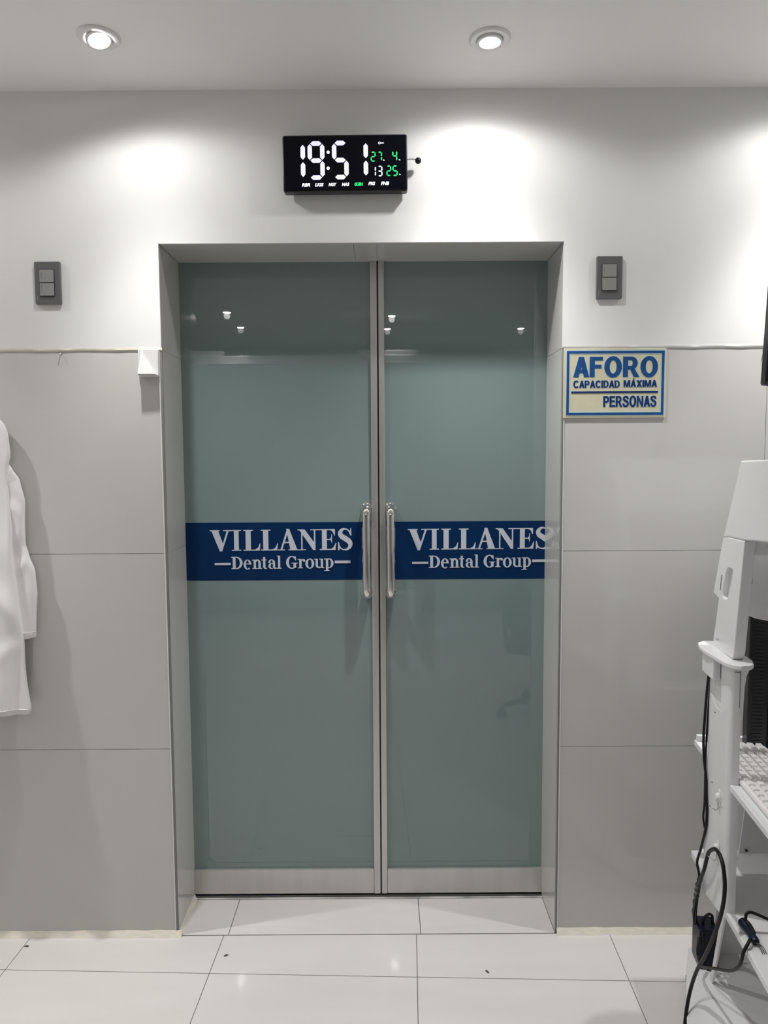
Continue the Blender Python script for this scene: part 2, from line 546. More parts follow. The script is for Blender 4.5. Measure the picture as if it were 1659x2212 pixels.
def sans(ch):
    """heavy grotesque capital, cap height 100 -> (polygons, width)"""
    L = []; t, h = 23, 19
    if ch in 'AÁ':
        L += [[(0, 0), (24, 0), (49, 100), (25, 100)], [(49, 0), (73, 0), (48, 100), (24, 100)]]; rc(L, 14, 20, 59, 38)
        if ch == 'Á': L.append([(28, 106), (42, 106), (56, 126), (34, 126)])
        return L, 73
    if ch == 'F':
        rc(L, 0, 0, t, 100); rc(L, 0, 82, 60, 100); rc(L, 0, 43, 54, 61); return L, 62
    if ch == 'E':
        rc(L, 0, 0, t, 100); rc(L, 0, 82, 62, 100); rc(L, 0, 42, 58, 60); rc(L, 0, 0, 64, 18); return L, 65
    if ch == 'O':
        ring_seg(L, 40, 50, 40, 53, 24, 20, 0, 360, 40); return L, 80
    if ch == 'C':
        ring_seg(L, 40, 50, 40, 53, 24, 20, 38, 322, 40); return L, 75
    if ch == 'D':
        rc(L, 0, 0, t, 100); ring_seg(L, 34, 50, 38, 50, 23, 18, -90, 90); rc(L, 0, 82, 35, 100); rc(L, 0, 0, 35, 18); return L, 72
    if ch in 'PR':
        rc(L, 0, 0, t, 100); ring_seg(L, 38, 69, 29, 31, 23, 17, -90, 90); rc(L, 0, 83, 39, 100); rc(L, 0, 38, 39, 55)
        if ch == 'R':
            L.append([(30, 42), (52, 44), (76, 0), (50, 0)]); return L, 75
        return L, 67
    if ch == 'I':
        rc(L, 0, 0, t, 100); return L, t
    if ch == 'M':
        rc(L, 0, 0, 20, 100); rc(L, 68, 0, 88, 100); L += [[(0, 100), (28, 100), (53, 0), (35, 0)], [(60, 100), (88, 100), (53, 0), (35, 0)]]; return L, 88
    if ch == 'N':
        rc(L, 0, 0, 21, 100); rc(L, 54, 0, 75, 100); L.append([(0, 100), (22, 100), (75, 0), (53, 0)]); return L, 75
    if ch == 'X':
        L += [[(0, 0), (27, 0), (74, 100), (47, 100)], [(47, 0), (74, 0), (27, 100), (0, 100)]]; return L, 74
    if ch == 'S':
        ribbon(L, [(59, 70, 22), (54, 86, 20), (33, 92, 19), (14, 84, 20), (14, 68, 22), (34, 54, 22), (55, 42, 22), (59, 24, 22), (48, 10, 20), (30, 7, 19), (12, 14, 20), (9, 32, 22)]); return L, 70

def sans_word(name, body, m, parent, x, z, y, w_, h, fat=0, d=.0004, tight=9):
    L = []; cx_ = 0
    for ch in body:
        G_, a = sans(ch)
        k = tight if ch not in 'A' else tight * .35
        for q in G_:
            L.append([(px + cx_, pz) for px, pz in q])
        cx_ += a + k
    W_ = cx_ - tight
    b = B()
    sx, sz = w_ / W_, h / 100
    n = 0
    for q in L:
        q = [(x + px * sx, z + pz * sz) for px, pz in q]
        a = sum(q[i][0] * q[(i + 1) % len(q)][1] - q[(i + 1) % len(q)][0] * q[i][1] for i in range(len(q)))
        if a < 0: q = q[::-1]
        for ox, oz in (((0, 0),) if not fat else [(fat * math.cos(R(t)), fat * math.sin(R(t))) for t in range(0, 360, 45)]):
            n += 1
            yy = y - n * 2e-7
            fr = [b.verts.new((px + ox, yy, pz + oz)) for px, pz in q]
            bk = [b.verts.new((px + ox, yy + d, pz + oz)) for px, pz in q]
            b.faces.new(fr)
            for i in range(len(q)):
                j = (i + 1) % len(q)
                b.faces.new((fr[i], bk[i], bk[j], fr[j]))
    return obj(name, b, m, parent)

# ------------------------------------------------------------------ sliding doors
DY = REC                      # front plane of the glass
def door(name, label, gx0, gx1, sx0, sx1, hx, bx0, bx1, tx0, yy=0):
    d = thing(name, label, 'door', (gx0 * .5 + gx1 * .5, DY, 0), kind='structure')
    ox, oy = -(gx0 + gx1) / 2, -DY
    def sh(bm):
        bmesh.ops.translate(bm, vec=(ox, oy, 0), verts=bm.verts)
        return bm
    b = B(); box(b, gx0, DY, .09, gx1, DY + .010, ZT + .05)
    obj('glass_panel', sh(b), M['glass'], d)
    b = B()
    box(b, sx0, DY - .012, .012, sx1, DY + .03, ZT + .05, .0015)
    w_ = sx1 - sx0
    box(b, sx0 + w_ * .40, DY - .0135, .012, sx0 + w_ * .46, DY - .010, ZT + .04)
    obj('stile', sh(b), M['alu'], d)
    b = B()
    x0, x1 = (gx0, sx0 - .0005) if sx0 > gx0 + .1 else (sx1 + .0005, gx1)
    box(b, x0, DY - .010, .012, x1, DY + .03, .098, .0015)
    obj('bottom_rail', sh(b), M['alu'], d)
    # navy band with lettering
    b = B(); box(b, bx0, DY - .0006, 1.083, bx1, DY + .001, 1.2735)
    band = obj('vinyl_band', sh(b), M['navy'], d)
    b = B(); flat_mesh(b, serif_name(), tx0, 1.1805, .0003085, DY - .0012, .0006, tilt=0.004)
    lt = obj('lettering', sh(b), M['letter'], band)
    lt['label'] = 'pale serif letters reading VILLANES Dental Group'
    # pull handle: bent tube with flanges
    b = B()
    r = .0148
    z0, z1 = 1.024, 1.336
    pts = [(hx, DY - .002, z0 + .016), (hx, DY - .045, z0 + .016), (hx, DY - .058, z0 + .022), (hx, DY - .062, z0 + .036)]
    arc = [(hx, DY - .002, z0 + .018)]
    for k in range(9):
        t = PI / 2 * k / 8
        arc.append((hx, DY - .040 - .022 * math.sin(t), z0 + .018 + .022 * (1 - math.cos(t))))
    arc2 = [(hx, p[1], z0 + z1 - p[2]) for p in arc][::-1]
    tube(b, arc + arc2, r, 24, 1)
    hd = obj('handle', sh(b), M['chrome'], d, smooth=True)
    for z in (z0 + .018, z1 - .018):
        b = B(); lathe(b, [(0, 0), (.019, 0), (.019, .003), (.017, .004), (0, .004)], 28, Matrix.Translation((hx, DY, z)) @ Matrix.Rotation(PI / 2, 4, 'X'))
        obj('flange', sh(b), M['chrome'], hd, smooth=True)
    return d
door('door_1', 'left frosted grey-green glass sliding leaf with navy band and steel pull', XL - .05, -.008, -.0095, .0118, -.0255, XL - .05, -.0385, -.539)
door('door_2', 'right frosted grey-green glass sliding leaf, lettering cut by the jamb', .034, XR + .08, .0165, .0350, .0515, .0675, XR + .08, .108)
b = B()
box(b, .0116, DY - .006, .012, .0166, DY + .02, ZT + .04)
tag(obj('trim_3', b, M['black']), 'black rubber seal strip between the two glass door leaves', 'trim', kind='structure')
b = B()
box(b, XL + .0005, DY - .012, .0002, XR - .0005, DY + .035, .0035)
box(b, XL + .0005, DY - .014, .0002, XR - .0005, DY - .010, .008, .0008)
box(b, XL + .0005, DY + .003, .0002, XR - .0005, DY + .006, .009)
tag(obj('trim_4', b, M['alu_dark']), 'dark floor track under the two sliding glass leaves', 'trim', kind='structure')
b = B()
box(b, XL, DY - .022, .0002, XR, DY - .014, .003, .001)
tag(obj('trim_5', b, M['grout']), 'pale threshold strip in front of the dark door track', 'trim', kind='structure')
# black sheet standing in for the unlit space behind the leaves
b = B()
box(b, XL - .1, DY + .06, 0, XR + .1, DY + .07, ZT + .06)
tag(obj('black_backing', b, M['black']), 'black sheet standing in for the dark void behind the frosted sliding doors', 'wall', kind='structure')

# ------------------------------------------------------------------ ceiling spotlights
def spot(x, y, label, power, tilt=(0, 0), big=1.0, size=165, blend=.3, group='recessed ceiling spotlights'):
    t = thing('recessed_spotlight', label, 'ceiling light', (x, y, CEIL), 0, group)
    b = B()
    lathe(b, [(.0335, .0), (.0335, -.004), (.038, -.0065), (.048, -.006), (.0525, -.002), (.0525, 0.0)], 48)
    obj('trim_ring', b, M['white'], t, smooth=True)
    mt = Matrix.Translation((0, 0, -.004)) @ Matrix.Rotation(tilt[0], 4, 'X') @ Matrix.Rotation(tilt[1], 4, 'Y')
    b = B()
    lathe(b, [(.0225, -.001), (.0232, -.0055), (.0275, -.0068), (.0315, -.005), (.032, .003), (.024, .004)], 48, mt, close=True)
    obj('swivel_ring', b, M['white'], t, smooth=True)
    b = B()
    lathe(b, [(r_ * big, z_ - (big - 1) * .012) for r_, z_ in ((0, -.0045), (.010, -.0042), (.019, -.003), (.0222, -.0005), (.0222, .004), (0, .004))], 40, mt)
    obj('lens', b, M['lens'], t, smooth=True)
    ld = bpy.data.lights.new('spotlight_beam', 'SPOT')
    ld.energy = power
    ld.spot_size = R(size)
    ld.spot_blend = blend
    ld.shadow_soft_size = .022
    ld.color = (1, .992, .98)
    # measured-style luminaire profile: strong core, weak wide skirt
    ld.use_nodes = True
    nt = ld.node_tree
    em = next(n for n in nt.nodes if n.type == 'EMISSION')
    tc = nt.nodes.new('ShaderNodeTexCoord')
    sx = nt.nodes.new('ShaderNodeSeparateXYZ')
    ab = nt.nodes.new('ShaderNodeMath'); ab.operation = 'ABSOLUTE'
    rp = nt.nodes.new('ShaderNodeValToRGB')
    nt.links.new(tc.outputs['Normal'], sx.inputs[0])
    nt.links.new(sx.outputs['Z'], ab.inputs[0])
    nt.links.new(ab.outputs[0], rp.inputs[0])
    nt.links.new(rp.outputs[0], em.inputs['Strength'])
    el = rp.color_ramp.elements
    el[0].position, el[0].color = 0, (0, 0, 0, 1)
    el[1].position, el[1].color = 1, (.66, .66, .66, 1)
    for c_, v_ in PROFILE:
        e_ = el.new(c_); e_.color = (v_, v_, v_, 1)
    lo = bpy.data.objects.new('spotlight_beam', ld)
    COL.objects.link(lo)
    lo.parent = t
    lo.location = mt @ Vector((0, 0, -.03))
    lo.rotation_euler = (tilt[0] * .5, tilt[1] * .5, 0)
    return t
spot(-.672, -.262, 'tilted round recessed spotlight on the ceiling, the left one of two in view', FRONT_W * .86, (R(-9), R(-13)))
spot(.304, -.245, 'round recessed spotlight on the ceiling, the right one of two, above the clock side', FRONT_W, (0, 0))
spot(-1.645, -.255, 'round recessed spotlight over the hanging coat, left of the picture', FRONT_W * 1.6)
spot(1.275, -.245, 'round recessed spotlight over the computer cart, right of the picture', FRONT_W)
for x, y, lab in ((-1.08, -2.67, 'ceiling spotlight mirrored at upper left of the left glass leaf'),
                  (-1.10, -3.26, 'ceiling spotlight mirrored lower in the left glass leaf'),
                  (.097, -2.83, 'ceiling spotlight mirrored as upper spot beside the middle stile'),
                  (.068, -3.36, 'ceiling spotlight mirrored as lower spot beside the middle stile'),
                  (1.15, -3.375, 'ceiling spotlight mirrored at the right of the right glass leaf')):
    spot(x, y, lab, REAR_W, big=1.35)

# ------------------------------------------------------------------ wall clock
ck = thing('digital_clock', 'black rectangular digital wall clock showing 19:51 above the glass doors', 'clock', (-.073, -.002, 2.31))
ck.rotation_euler = (0, R(-.35), 0)
CW, CH = .1755, .0775
b = B(); prism(b, rrect(-CW, -CH, CW, CH, .007), XZ, -.040, -.014)
obj('case', b, M['black'], ck, bevel=.002, bseg=2)
b = B(); box(b, -CW * .9, -.014, -CH * .86, CW * .9, 0, CH * .86, .003)
obj('back_box', b, M['black'], ck)
b = B(); prism(b, rrect(-CW + .004, -CH + .004, CW - .004, CH - .004, .005), XZ, -.0412, -.0395)
face = obj('display_glass', b, M['black_gloss'], ck)
# picture coordinates of the display (zoomed px) -> local metres
def cx(px): return (px - 754) * .0002767
def cz(py): return (400 - py) * .0002767
YF = -.0416
def hexseg(L, x0, y0, x1, y1, t):
    dx, dy = x1 - x0, y1 - y0
    l = math.hypot(dx, dy)
    ux, uy = dx / l, dy / l
    nx, ny = -uy * t / 2, ux * t / 2
    k = t * .55
    L.append([(x0, y0), (x0 + ux * k + nx, y0 + uy * k + ny), (x1 - ux * k + nx, y1 - uy * k + ny), (x1, y1),
              (x1 - ux * k - nx, y1 - uy * k - ny), (x0 + ux * k - nx, y0 + uy * k - ny)])
SEG = {'0': 'abcdef', '1': 'bc', '2': 'abged', '3': 'abgcd', '4': 'fgbc', '5': 'afgcd', '6': 'afgedc', '7': 'abc', '8': 'abcdefg', '9': 'abcdfg'}
def digit(L, ch, xl, xr, yt, yb, t, gap=3):
    ym = (yt + yb) / 2
    S = {'a': (xl + gap, yt, xr - gap, yt), 'b': (xr, yt + gap, xr, ym - gap), 'c': (xr, ym + gap, xr, yb - gap), 'd': (xl + gap, yb, xr - gap, yb),
         'e': (xl, ym + gap, xl, yb - gap), 'f': (xl, yt + gap, xl, ym - gap), 'g': (xl + gap, ym, xr - gap, ym)}
    for s in SEG[ch]:
        hexseg(L, *S[s], t)
def leds(name, polys, m):
    b = B()
    for q in polys:
        p = [(cx(x), cz(y)) for x, y in q]
        a = sum(p[i][0] * p[(i + 1) % len(p)][1] - p[(i + 1) % len(p)][0] * p[i][1] for i in range(len(p)))
        if a < 0:
            p = p[::-1]
        b.faces.new([b.verts.new((X, YF, Z)) for X, Z in p])
        lo = [b.verts.new((X, YF + .0006, Z)) for X, Z in p]
        b.verts.ensure_lookup_table()
        hi = [b.verts.new((X, YF, Z)) for X, Z in p]
        for i in range(len(p)):
            j = (i + 1) % len(p)
            b.faces.new((hi[i], lo[i], lo[j], hi[j]))
    return obj(name, b, m, face)
L = []; digit(L, '1', 260, 326, 205, 545, 46, 12); leds('hour_digit', L, M['led_w'])
L = []; digit(L, '9', 397, 524, 205, 540, 45, 6); leds('hour_digit', L, M['led_w'])
for x, y in ((584, 292), (581, 449)):
    L = []; disc(L, x, y, 16); leds('colon_dot', L, M['led_wb'])
L = []; digit(L, '5', 645, 768, 203, 538, 45, 6); leds('minute_digit', L, M['led_w'])
L = []; digit(L, '1', 900, 966, 197, 537, 46, 12); leds('minute_digit', L, M['led_w'])
for nm, c_, a_, m_ in (('date_digit', '2', (1021, 1061, 297, 384, 12, 3), 'led_g'), ('date_digit', '7', (1092, 1126, 297, 380, 12, 3), 'led_g'), ('date_digit', '4', (1241, 1280, 290, 382, 13, 3), 'led_g'),
                       ('temperature_digit', '2', (1180, 1218, 436, 528, 12, 3), 'led_g'), ('temperature_digit', '5', (1242, 1283, 436, 528, 13, 3), 'led_g'),
                       ('small_digit', '1', (1040, 1062, 440, 530, 12, 3), 'led_wb'), ('small_digit', '3', (1090, 1128, 437, 530, 12, 3), 'led_wb')):
    L = []; digit(L, c_, *a_); leds(nm, L, M[m_])
for x, y in ((1150, 376), (1310, 374), (1312, 519)):
    leds('unit_mark', [[(x - 9, y - 6), (x + 2, y - 3), (x + 9, y + 5), (x - 6, y + 5)]], M['led_wb'])
L = []
ring_seg(L, 1106, 207, 13, 13, 6, 6, 0, 360)
L.append([(1117, 204), (1150, 204), (1150, 210), (1117, 210)]); disc(L, 1133, 207, 6); disc(L, 1146, 207, 5)
leds('key_symbol', L, M['led_wb'])
for txt, x0, x1, m in (('RBR', 310, 396, 'led_wb'), ('LIGS', 444, 532, 'led_wb'), ('NGY', 583, 664, 'led_wb'), ('NAS', 718, 795, 'led_wb'),
                       ('GUEN', 847, 933, 'led_g'), ('PIG', 988, 1058, 'led_wb'), ('FNB', 1116, 1200, 'led_wb')):
    y0, y1 = (628, 594) if x0 < 900 else (622, 588)
    text_obj('weekday_word', txt, M[m], face, cx(x0), cz(y0), YF, cx(x1) - cx(x0), cz(y1) - cz(y0), bold=.045, shear=.25)
# probe on a bent wire at the clock's right side
b = B(); tube(b, [(.172, -.024, .0145), (.187, -.026, .0145), (.197, -.028, .013), (.204, -.029, .009)], .0019, 10)
wire = obj('sensor_wire', b, M['alu'], ck, smooth=True)
b = B(); bmesh.ops.create_uvsphere(b, u_segments=20, v_segments=14, radius=.0088, matrix=Matrix.Translation((.2065, -.030, .0085)))
obj('sensor_knob', b, M['rubber'], wire, smooth=True)

# ------------------------------------------------------------------ light switches
def switch(x, z, label, mark):
    t = thing('light_switch', label, 'light switch', (x, -.002, z), 0, 'grey double light switches')
    W_, H_ = .0375, .0605
    b = B(); prism(b, rrect(-W_, -H_, W_, H_, .0035), XZ, -.0085, 0)
    obj('plate', b, M['plate'], t, bevel=.0015, bseg=2)
    b = B(); box(b, -.0225, -.0092, -.0385, .0205, -.006, .0385)
    obj('bezel', b, M['black'], t)
    for z0, z1 in ((.0008, .037), (-.037, -.0008)):
        b = B()
        prism(b, [(-.0125, z0), (-.0125 + .0012, z1), (-.004, z1), (-.004, z0)], YZ, -.0212, .0192)
        r_ = obj('rocker', b, M['rocker'], t, bevel=.0006, bseg=2)
        b = B()
        for k in range(4):
            box(b, -.0165, -.0129, z0 + .010 + k * .005, -.0158, -.0118, z0 + .0125 + k * .005)
        obj('marking', b, M['plate'] if (mark or z0 > 0) else M['grout'], r_)
    b = B()
    for k in range(4):
        box(b, -.0315, -.0088, -.049 + k * .0035, -.0305, -.0084, -.0468 + k * .0035)
    obj('plate_mark', b, M['grout'], t)
    return t
switch(-.9395, 1.9925, 'dark grey plate with two switches on the wall left of the door', True)
switch(.688, 1.9985, 'dark grey plate with two switches above the capacity sign', False)

# ------------------------------------------------------------------ AFORO sign
sg = thing('capacity_sign', 'cream and blue sign AFORO CAPACIDAD MÁXIMA PERSONAS right of the door', 'sign', (.7105, -.0005, 1.696))
SW, SH = .1505, .1005
b = B(); box(b, -SW, -.004, -SH, SW, 0, SH, .0008)
board = obj('sign_board', b, M['cream'], sg)
def frame(bm, x0, z0, x1, z1, t, y0, y1):
    prism(bm, [(x0, z0), (x1, z0), (x1, z1), (x0, z1)], XZ, y0, y1, holes=[[(x0 + t, z0 + t), (x1 - t, z0 + t), (x1 - t, z1 - t), (x0 + t, z1 - t)]])
SX = lambda px: (px - 508) * .000395          # zoomed photo px -> local
SZ = lambda py: (1003 - py) * .000392
b = B(); frame(b, SX(143), SZ(1246), SX(878), SZ(758), .0122, -.0046, -.0038)
obj('border_edge', b, M['cyan'], sg)
b = B(); frame(b, SX(149), SZ(1240), SX(873), SZ(764), .0075, -.0050, -.0044)
obj('border', b, M['blue'], sg)
for body, x0, x1, yt, yb, m, bold in (('AFORO', 198, 826, 808, 957, 'blue', .045), ('CAPACIDAD', 199, 545, 983, 1036, 'blue_dark', .04), ('MÁXIMA', 573, 820, 982, 1032, 'blue_dark', .04), ('PERSONAS', 424, 820, 1098, 1179, 'blue_dark', .04)):
    e = .0014 if body == 'AFORO' else .0010
    args = (SX(x0), SZ(yb), SX(x1) - SX(x0), SZ(yt) - SZ(yb))
    sans_word('lettering_edge', body, M['cyan'], sg, args[0], args[1], -.0043, args[2], args[3], e, tight=5)
    sans_word('lettering', body, M[m], sg, args[0], args[1], -.0048, args[2], args[3], tight=5)
b = B(); box(b, SX(184), -.0050, SZ(1077), SX(829), -.0042, SZ(1063))
obj('rule', b, M['blue_dark'], sg)

# ------------------------------------------------------------------ white wedge device by the door's left corner
wd = thing('corner_sensor', 'small white plastic wedge-shaped sensor at the tile top left of the door', 'sensor', (-.655, -.0005, 1.762))
b = B()
prism(b, rrect(-.030, -.040, .029, .040, .006), XZ, -.009, 0)
obj('back_plate', b, M['white'], wd, bevel=.002)
b = B()
secs = []
for k in range(13):
    t = k / 12
    z = .040 - .075 * t
    xl = -.026 + .003 * math.sin(PI * min(1, t * 1.3)) - .001 * t
    xr = -.014 + .041 * (t ** 1.5)
    d = .008 + .022 * t ** 1.2
    secs.append([b.verts.new((xl, -.004, z)), b.verts.new((xl + .002, -.004 - d, z)), b.verts.new((xr - .002, -.004 - d * .96, z)), b.verts.new((xr, -.004, z))])
for p, q in zip(secs, secs[1:]):
    for j in range(3):
        b.faces.new((p[j], p[j + 1], q[j + 1], q[j]))
b.faces.new(secs[0]); 
bot = [b.verts.new((v.co.x * .8, min(-.002, v.co.y * .65), -.041)) for v in secs[-1]]
for j in range(3):
    b.faces.new((secs[-1][j], secs[-1][j + 1], bot[j + 1], bot[j]))
b.faces.new(bot[::-1])
obj('wedge_hood', b, M['ivory'], wd, bevel=.0012, bseg=2)

# ------------------------------------------------------------------ small nails at the tile top
for x, lab in ((-.913, 'tiny bent nail at the tile top below the left switch'), (1.147, 'tiny bent nail at the tile top near the screen corner')):
    b = B()
    tube(b, [(x, .001, 1.792), (x, -.004, 1.791), (x - .001, -.006, 1.786), (x - .002, -.0062, 1.779)], .0017, 8)
    lathe(b, [(0, 0), (.004, 0), (.0036, .0015), (0, .002)], 14, Matrix.Translation((x, -.0003, 1.792)) @ Matrix.Rotation(PI / 2, 4, 'X'))
    tag(obj('bent_nail', b, M['alu'], smooth=True), lab, 'nail', 'bent nails at the tile top')

# ------------------------------------------------------------------ lab coat on its hook
hk = thing('coat_hook', 'steel wall hook carrying the white coat, left of the picture', 'hook', (-1.30, -.0005, 1.70))
b = B(); box(b, -.02, -.006, -.03, .02, 0, .03, .003)
obj('hook_plate', b, M['chrome'], hk)
b = B(); tube(b, [(0, -.004, .005), (0, -.03, .0), (0, -.055, .005), (0, -.062, .028)], .004, 10)
obj('hook_arm', b, M['chrome'], hk, smooth=True)

coat = thing('lab_coat', 'white lab coat hanging on the wall at the left edge of the photo', 'coat', (-1.30, 0, .72))
CX, CZ = -1.30, .72
def interp(tab, z):
    if z >= tab[0][0]: return tab[0][1]
    for (z0, v0), (z1, v1) in zip(tab, tab[1:]):
        if z1 <= z <= z0:
            t = (z0 - z) / (z0 - z1)
            t = t * t * (3 - 2 * t) * .5 + t * .5
            return v0 + (v1 - v0) * t
    return tab[-1][1]
# right silhouette of the body by height
edge = [(1.70, -1.27), (1.66, -1.20), (1.62, -1.11), (1.59, -1.076), (1.56, -1.064), (1.50, -1.061), (1.46, -1.071), (1.42, -1.076), (1.233, -1.060), (1.07, -1.052), (.933, -1.038), (.72, -1.022)]
def body_pt(z, u, drop=0):
    """u 0..1 around: 0 left edge, .5 right edge on the front, 1 back to the left edge at the rear"""
    hw = interp(edge, z) - CX
    a = 2 * PI * u
    c = math.cos(a)
    x = -c * hw
    front = math.sin(a) > 0
    dp = interp([(1.70, .010), (1.45, .015), (1.0, .026), (.72, .033)], z)
    sn = math.sin(a)
    y = -math.copysign(abs(sn) ** .45, sn) * dp
    k = (1.66 - z) / .95
    if front:
        sa = min(1, math.sin(a) * 2.2)
        y -= (.007 * (1 - 2 * abs(math.sin(x * 24 + z * 1.6))) + .005 * math.sin(x * 85 - z * 5)) * max(0, k) * sa
        y -= .0045 * (1 - 2 * abs(math.sin(z * 17 + x * 19))) * math.exp(-((z - 1.08) / .13) ** 2) * sa
        y -= .003 * math.sin(z * 60 - x * 42) * math.exp(-((z - .93) / .05) ** 2) * sa
    x += .004 * math.sin(z * 17) * c
    return (x, y + interp([(1.70, -.018), (1.45, -.025), (1.0, -.043), (.72, -.052)], z), z - CZ)
b = B()
NZ, NU = 60, 72
rows = []
for i in range(NZ + 1):
    t = i / NZ
    row = []
    for j in range(NU):
        u = j / NU
        zend = .752 - .020 * (math.cos(2 * PI * u) * -.5 + .5) if math.sin(2 * PI * u) > 0 else .722 + .012 * math.cos(2 * PI * (u - .5)) 
        z = 1.70 + (zend - 1.70) * t
        row.append(b.verts.new(body_pt(z, u)))
    rows.append(row)
for p, q in zip(rows, rows[1:]):
    for j in range(NU):
        b.faces.new((p[j], p[(j + 1) % NU], q[(j + 1) % NU], q[j]))
bo = obj('coat_body', b, M['cloth'], coat, smooth=True, angle=180)
bo.modifiers.new('thickness', 'SOLIDIFY').thickness = .002
# front placket seam + hem
b = B()
pts = []
for k in range(30):
    z = 1.5 - (.76) * k / 29
    p = body_pt(z, .30)
    pts.append((p[0], p[1] - .0015, p[2]))
tube(b, pts, .0016, 6, 2)
obj('front_placket', b, M['cloth'], coat, smooth=True)
b = B()
pts = []
for k in range(28):
    u = .06 + .42 * k / 27
    p = body_pt(.767 - .020 * (math.cos(2 * PI * u) * -.5 + .5), u)
    pts.append((p[0], p[1] - .0005, p[2]))
tube(b, pts, .0009, 6, 2)
obj('hem_stitch', b, M['cloth'], coat, smooth=True)
# collar
b = B()
rows = []
for i in range(7):
    rows.append([b.verts.new((.085 * math.cos(a) * (1 + .1 * i), -.034 - (.020 + .003 * i) * math.sin(a), 1.70 + .05 - .018 * i - CZ)) for a in [PI * (k / 16) for k in range(-3, 20)]])
for p, q in zip(rows, rows[1:]):
    for j in range(len(p) - 1):
        b.faces.new((p[j], p[j + 1], q[j + 1], q[j]))
co = obj('collar', b, M['cloth'], coat, smooth=True)
co.modifiers.new('thickness', 'SOLIDIFY').thickness = .003
# right sleeve, hanging in front of the body
outer = [(1.505, -1.080), (1.484, -1.062), (1.46, -1.042), (1.42, -1.018), (1.36, -1.005), (1.29, -1.0075), (1.233, -1.008), (1.205, -1.000), (1.151, -.982), (1.083, -.978), (1.02, -.983), (.955, -.986)]
inner = [(1.505, -1.10), (1.484, -1.105), (1.42, -1.112), (1.36, -1.110), (1.28, -1.098), (1.233, -1.090), (1.10, -1.075), (1.02, -1.068), (.955, -1.062)]
def sleeve(sgn, name='sleeve'):
    b = B()
    rows = []
    NZ, NU = 60, 36
    for i in range(NZ + 1):
        z = 1.505 - .55 * i / NZ
        xo, xi = interp(outer, z), interp(inner, z)
        row = []
        for j in range(NU):
            a = 2 * PI * j / NU
            c, s = math.cos(a), math.sin(a)
            x = (xo + xi) / 2 + c * (xo - xi) / 2
            dp = interp([(1.505, .009), (1.3, .013), (.95, .016)], z)
            y = interp([(1.505, -.014), (1.3, -.019), (.95, -.025)], z) - math.copysign(abs(s) ** .7, s) * dp
            # folds around the elbow
            fold = .004 * (1 - 2 * abs(math.sin((z - .9 * (x - xi)) * 34))) * math.exp(-((z - 1.20) / .07) ** 2) + .003 * (1 - 2 * abs(math.sin((z + 1.1 * (x - xi)) * 40))) * math.exp(-((z - 1.37) / .05) ** 2)
            fold += .004 * (1 - 2 * abs(math.sin((x - xi) * 38 + z * 5)))
            if z < .972: fold += .001
            y -= .7 * fold * max(0, s)
            zz = z - (.006 * (1 - c) * max(0, (1.0 - z) / .05) if z < 1.0 else 0)
            row.append(b.verts.new((sgn * (x - .024 - CX), y, zz - CZ)))
        rows.append(row)
    for p, q in zip(rows, rows[1:]):
        for j in range(NU):
            b.faces.new((p[j], p[(j + 1) % NU], q[(j + 1) % NU], q[j]))
    b.faces.new(rows[0])
    s = obj(name, b, M['cloth'], coat, smooth=True, angle=180)
    s.modifiers.new('thickness', 'SOLIDIFY').thickness = .0018
    # cuff seam
    b = B()
    xo, xi = interp(outer, .975), interp(inner, .975)
    pts = [(sgn * (-.024 + (xo + xi) / 2 + math.cos(PI * k / 16) * (xo - xi) / 2 - CX), -.0255 - math.sin(PI * k / 16) ** .7 * .0175, .972 - CZ) for k in range(17)]
    tube(b, pts, .0009, 6, 1)
    obj('cuff_seam', b, M['cloth'], s, smooth=True)
sleeve(1)
sleeve(-1)
b = B(); tube(b, [(-.012, -.035, 1.745 - CZ), (0, -.05, 1.712 - CZ), (.012, -.035, 1.745 - CZ)], .0025, 8)
obj('hanging_loop', b, M['cloth'], coat, smooth=True)

# ------------------------------------------------------------------ computer cart (local axes: +x = to the right, -y = towards the viewer)
CO = Vector((.881, -.21, 0))
CR = math.atan2(-.118, .993)
CM = Matrix.Translation(CO) @ Matrix.Rotation(CR, 4, 'Z')
def at(q, s, z):                    # cart axes -> world
    return CM @ Vector((q, -s, z))
SZP = lambda s, z, t: (t, -s, z)    # outline in the cart's side plane, thickness along q
cart = thing('computer_cart', 'white metal computer cart with shelves cut off by the right edge', 'cart', CO, CR)
CW_ = .52                            # width
def shelf(name, z, th, s1, back=.118, q0=0, rear=0.0, lip=False):
    b = B()
    prism(b, [(q0, 0 + rear), (CW_, back * CW_ * -1 + rear), (CW_, -s1), (q0, -s1)], lambda p, q, t: (p, q, t), z - th, z)
    return obj(name, b, M['white_metal'], cart, bevel=.002, bseg=2)
ks = shelf('keyboard_shelf', .703, .016, .62, back=-.118)
b = B(); prism(b, [(.004, .0), (.012, .0), (.016, .020), (.003, .020)], lambda p, q, t: (t, -p, .700 + q), .004, CW_)
obj('rear_lip', b, M['white_metal'], ks, bevel=.0015, bseg=2)
ms = shelf('lower_shelf', .386, .018, .62, back=-.118)
b = B(); prism(b, [(.030, .0), (.040, .0), (.040, .03), (.034, .036), (.024, .036), (.030, .03)], lambda p, q, t: (t, -p, .384 + q * .6), .012, .10)
obj('shelf_lip', b, M['white_metal'], ms, bevel=.0015, bseg=2)
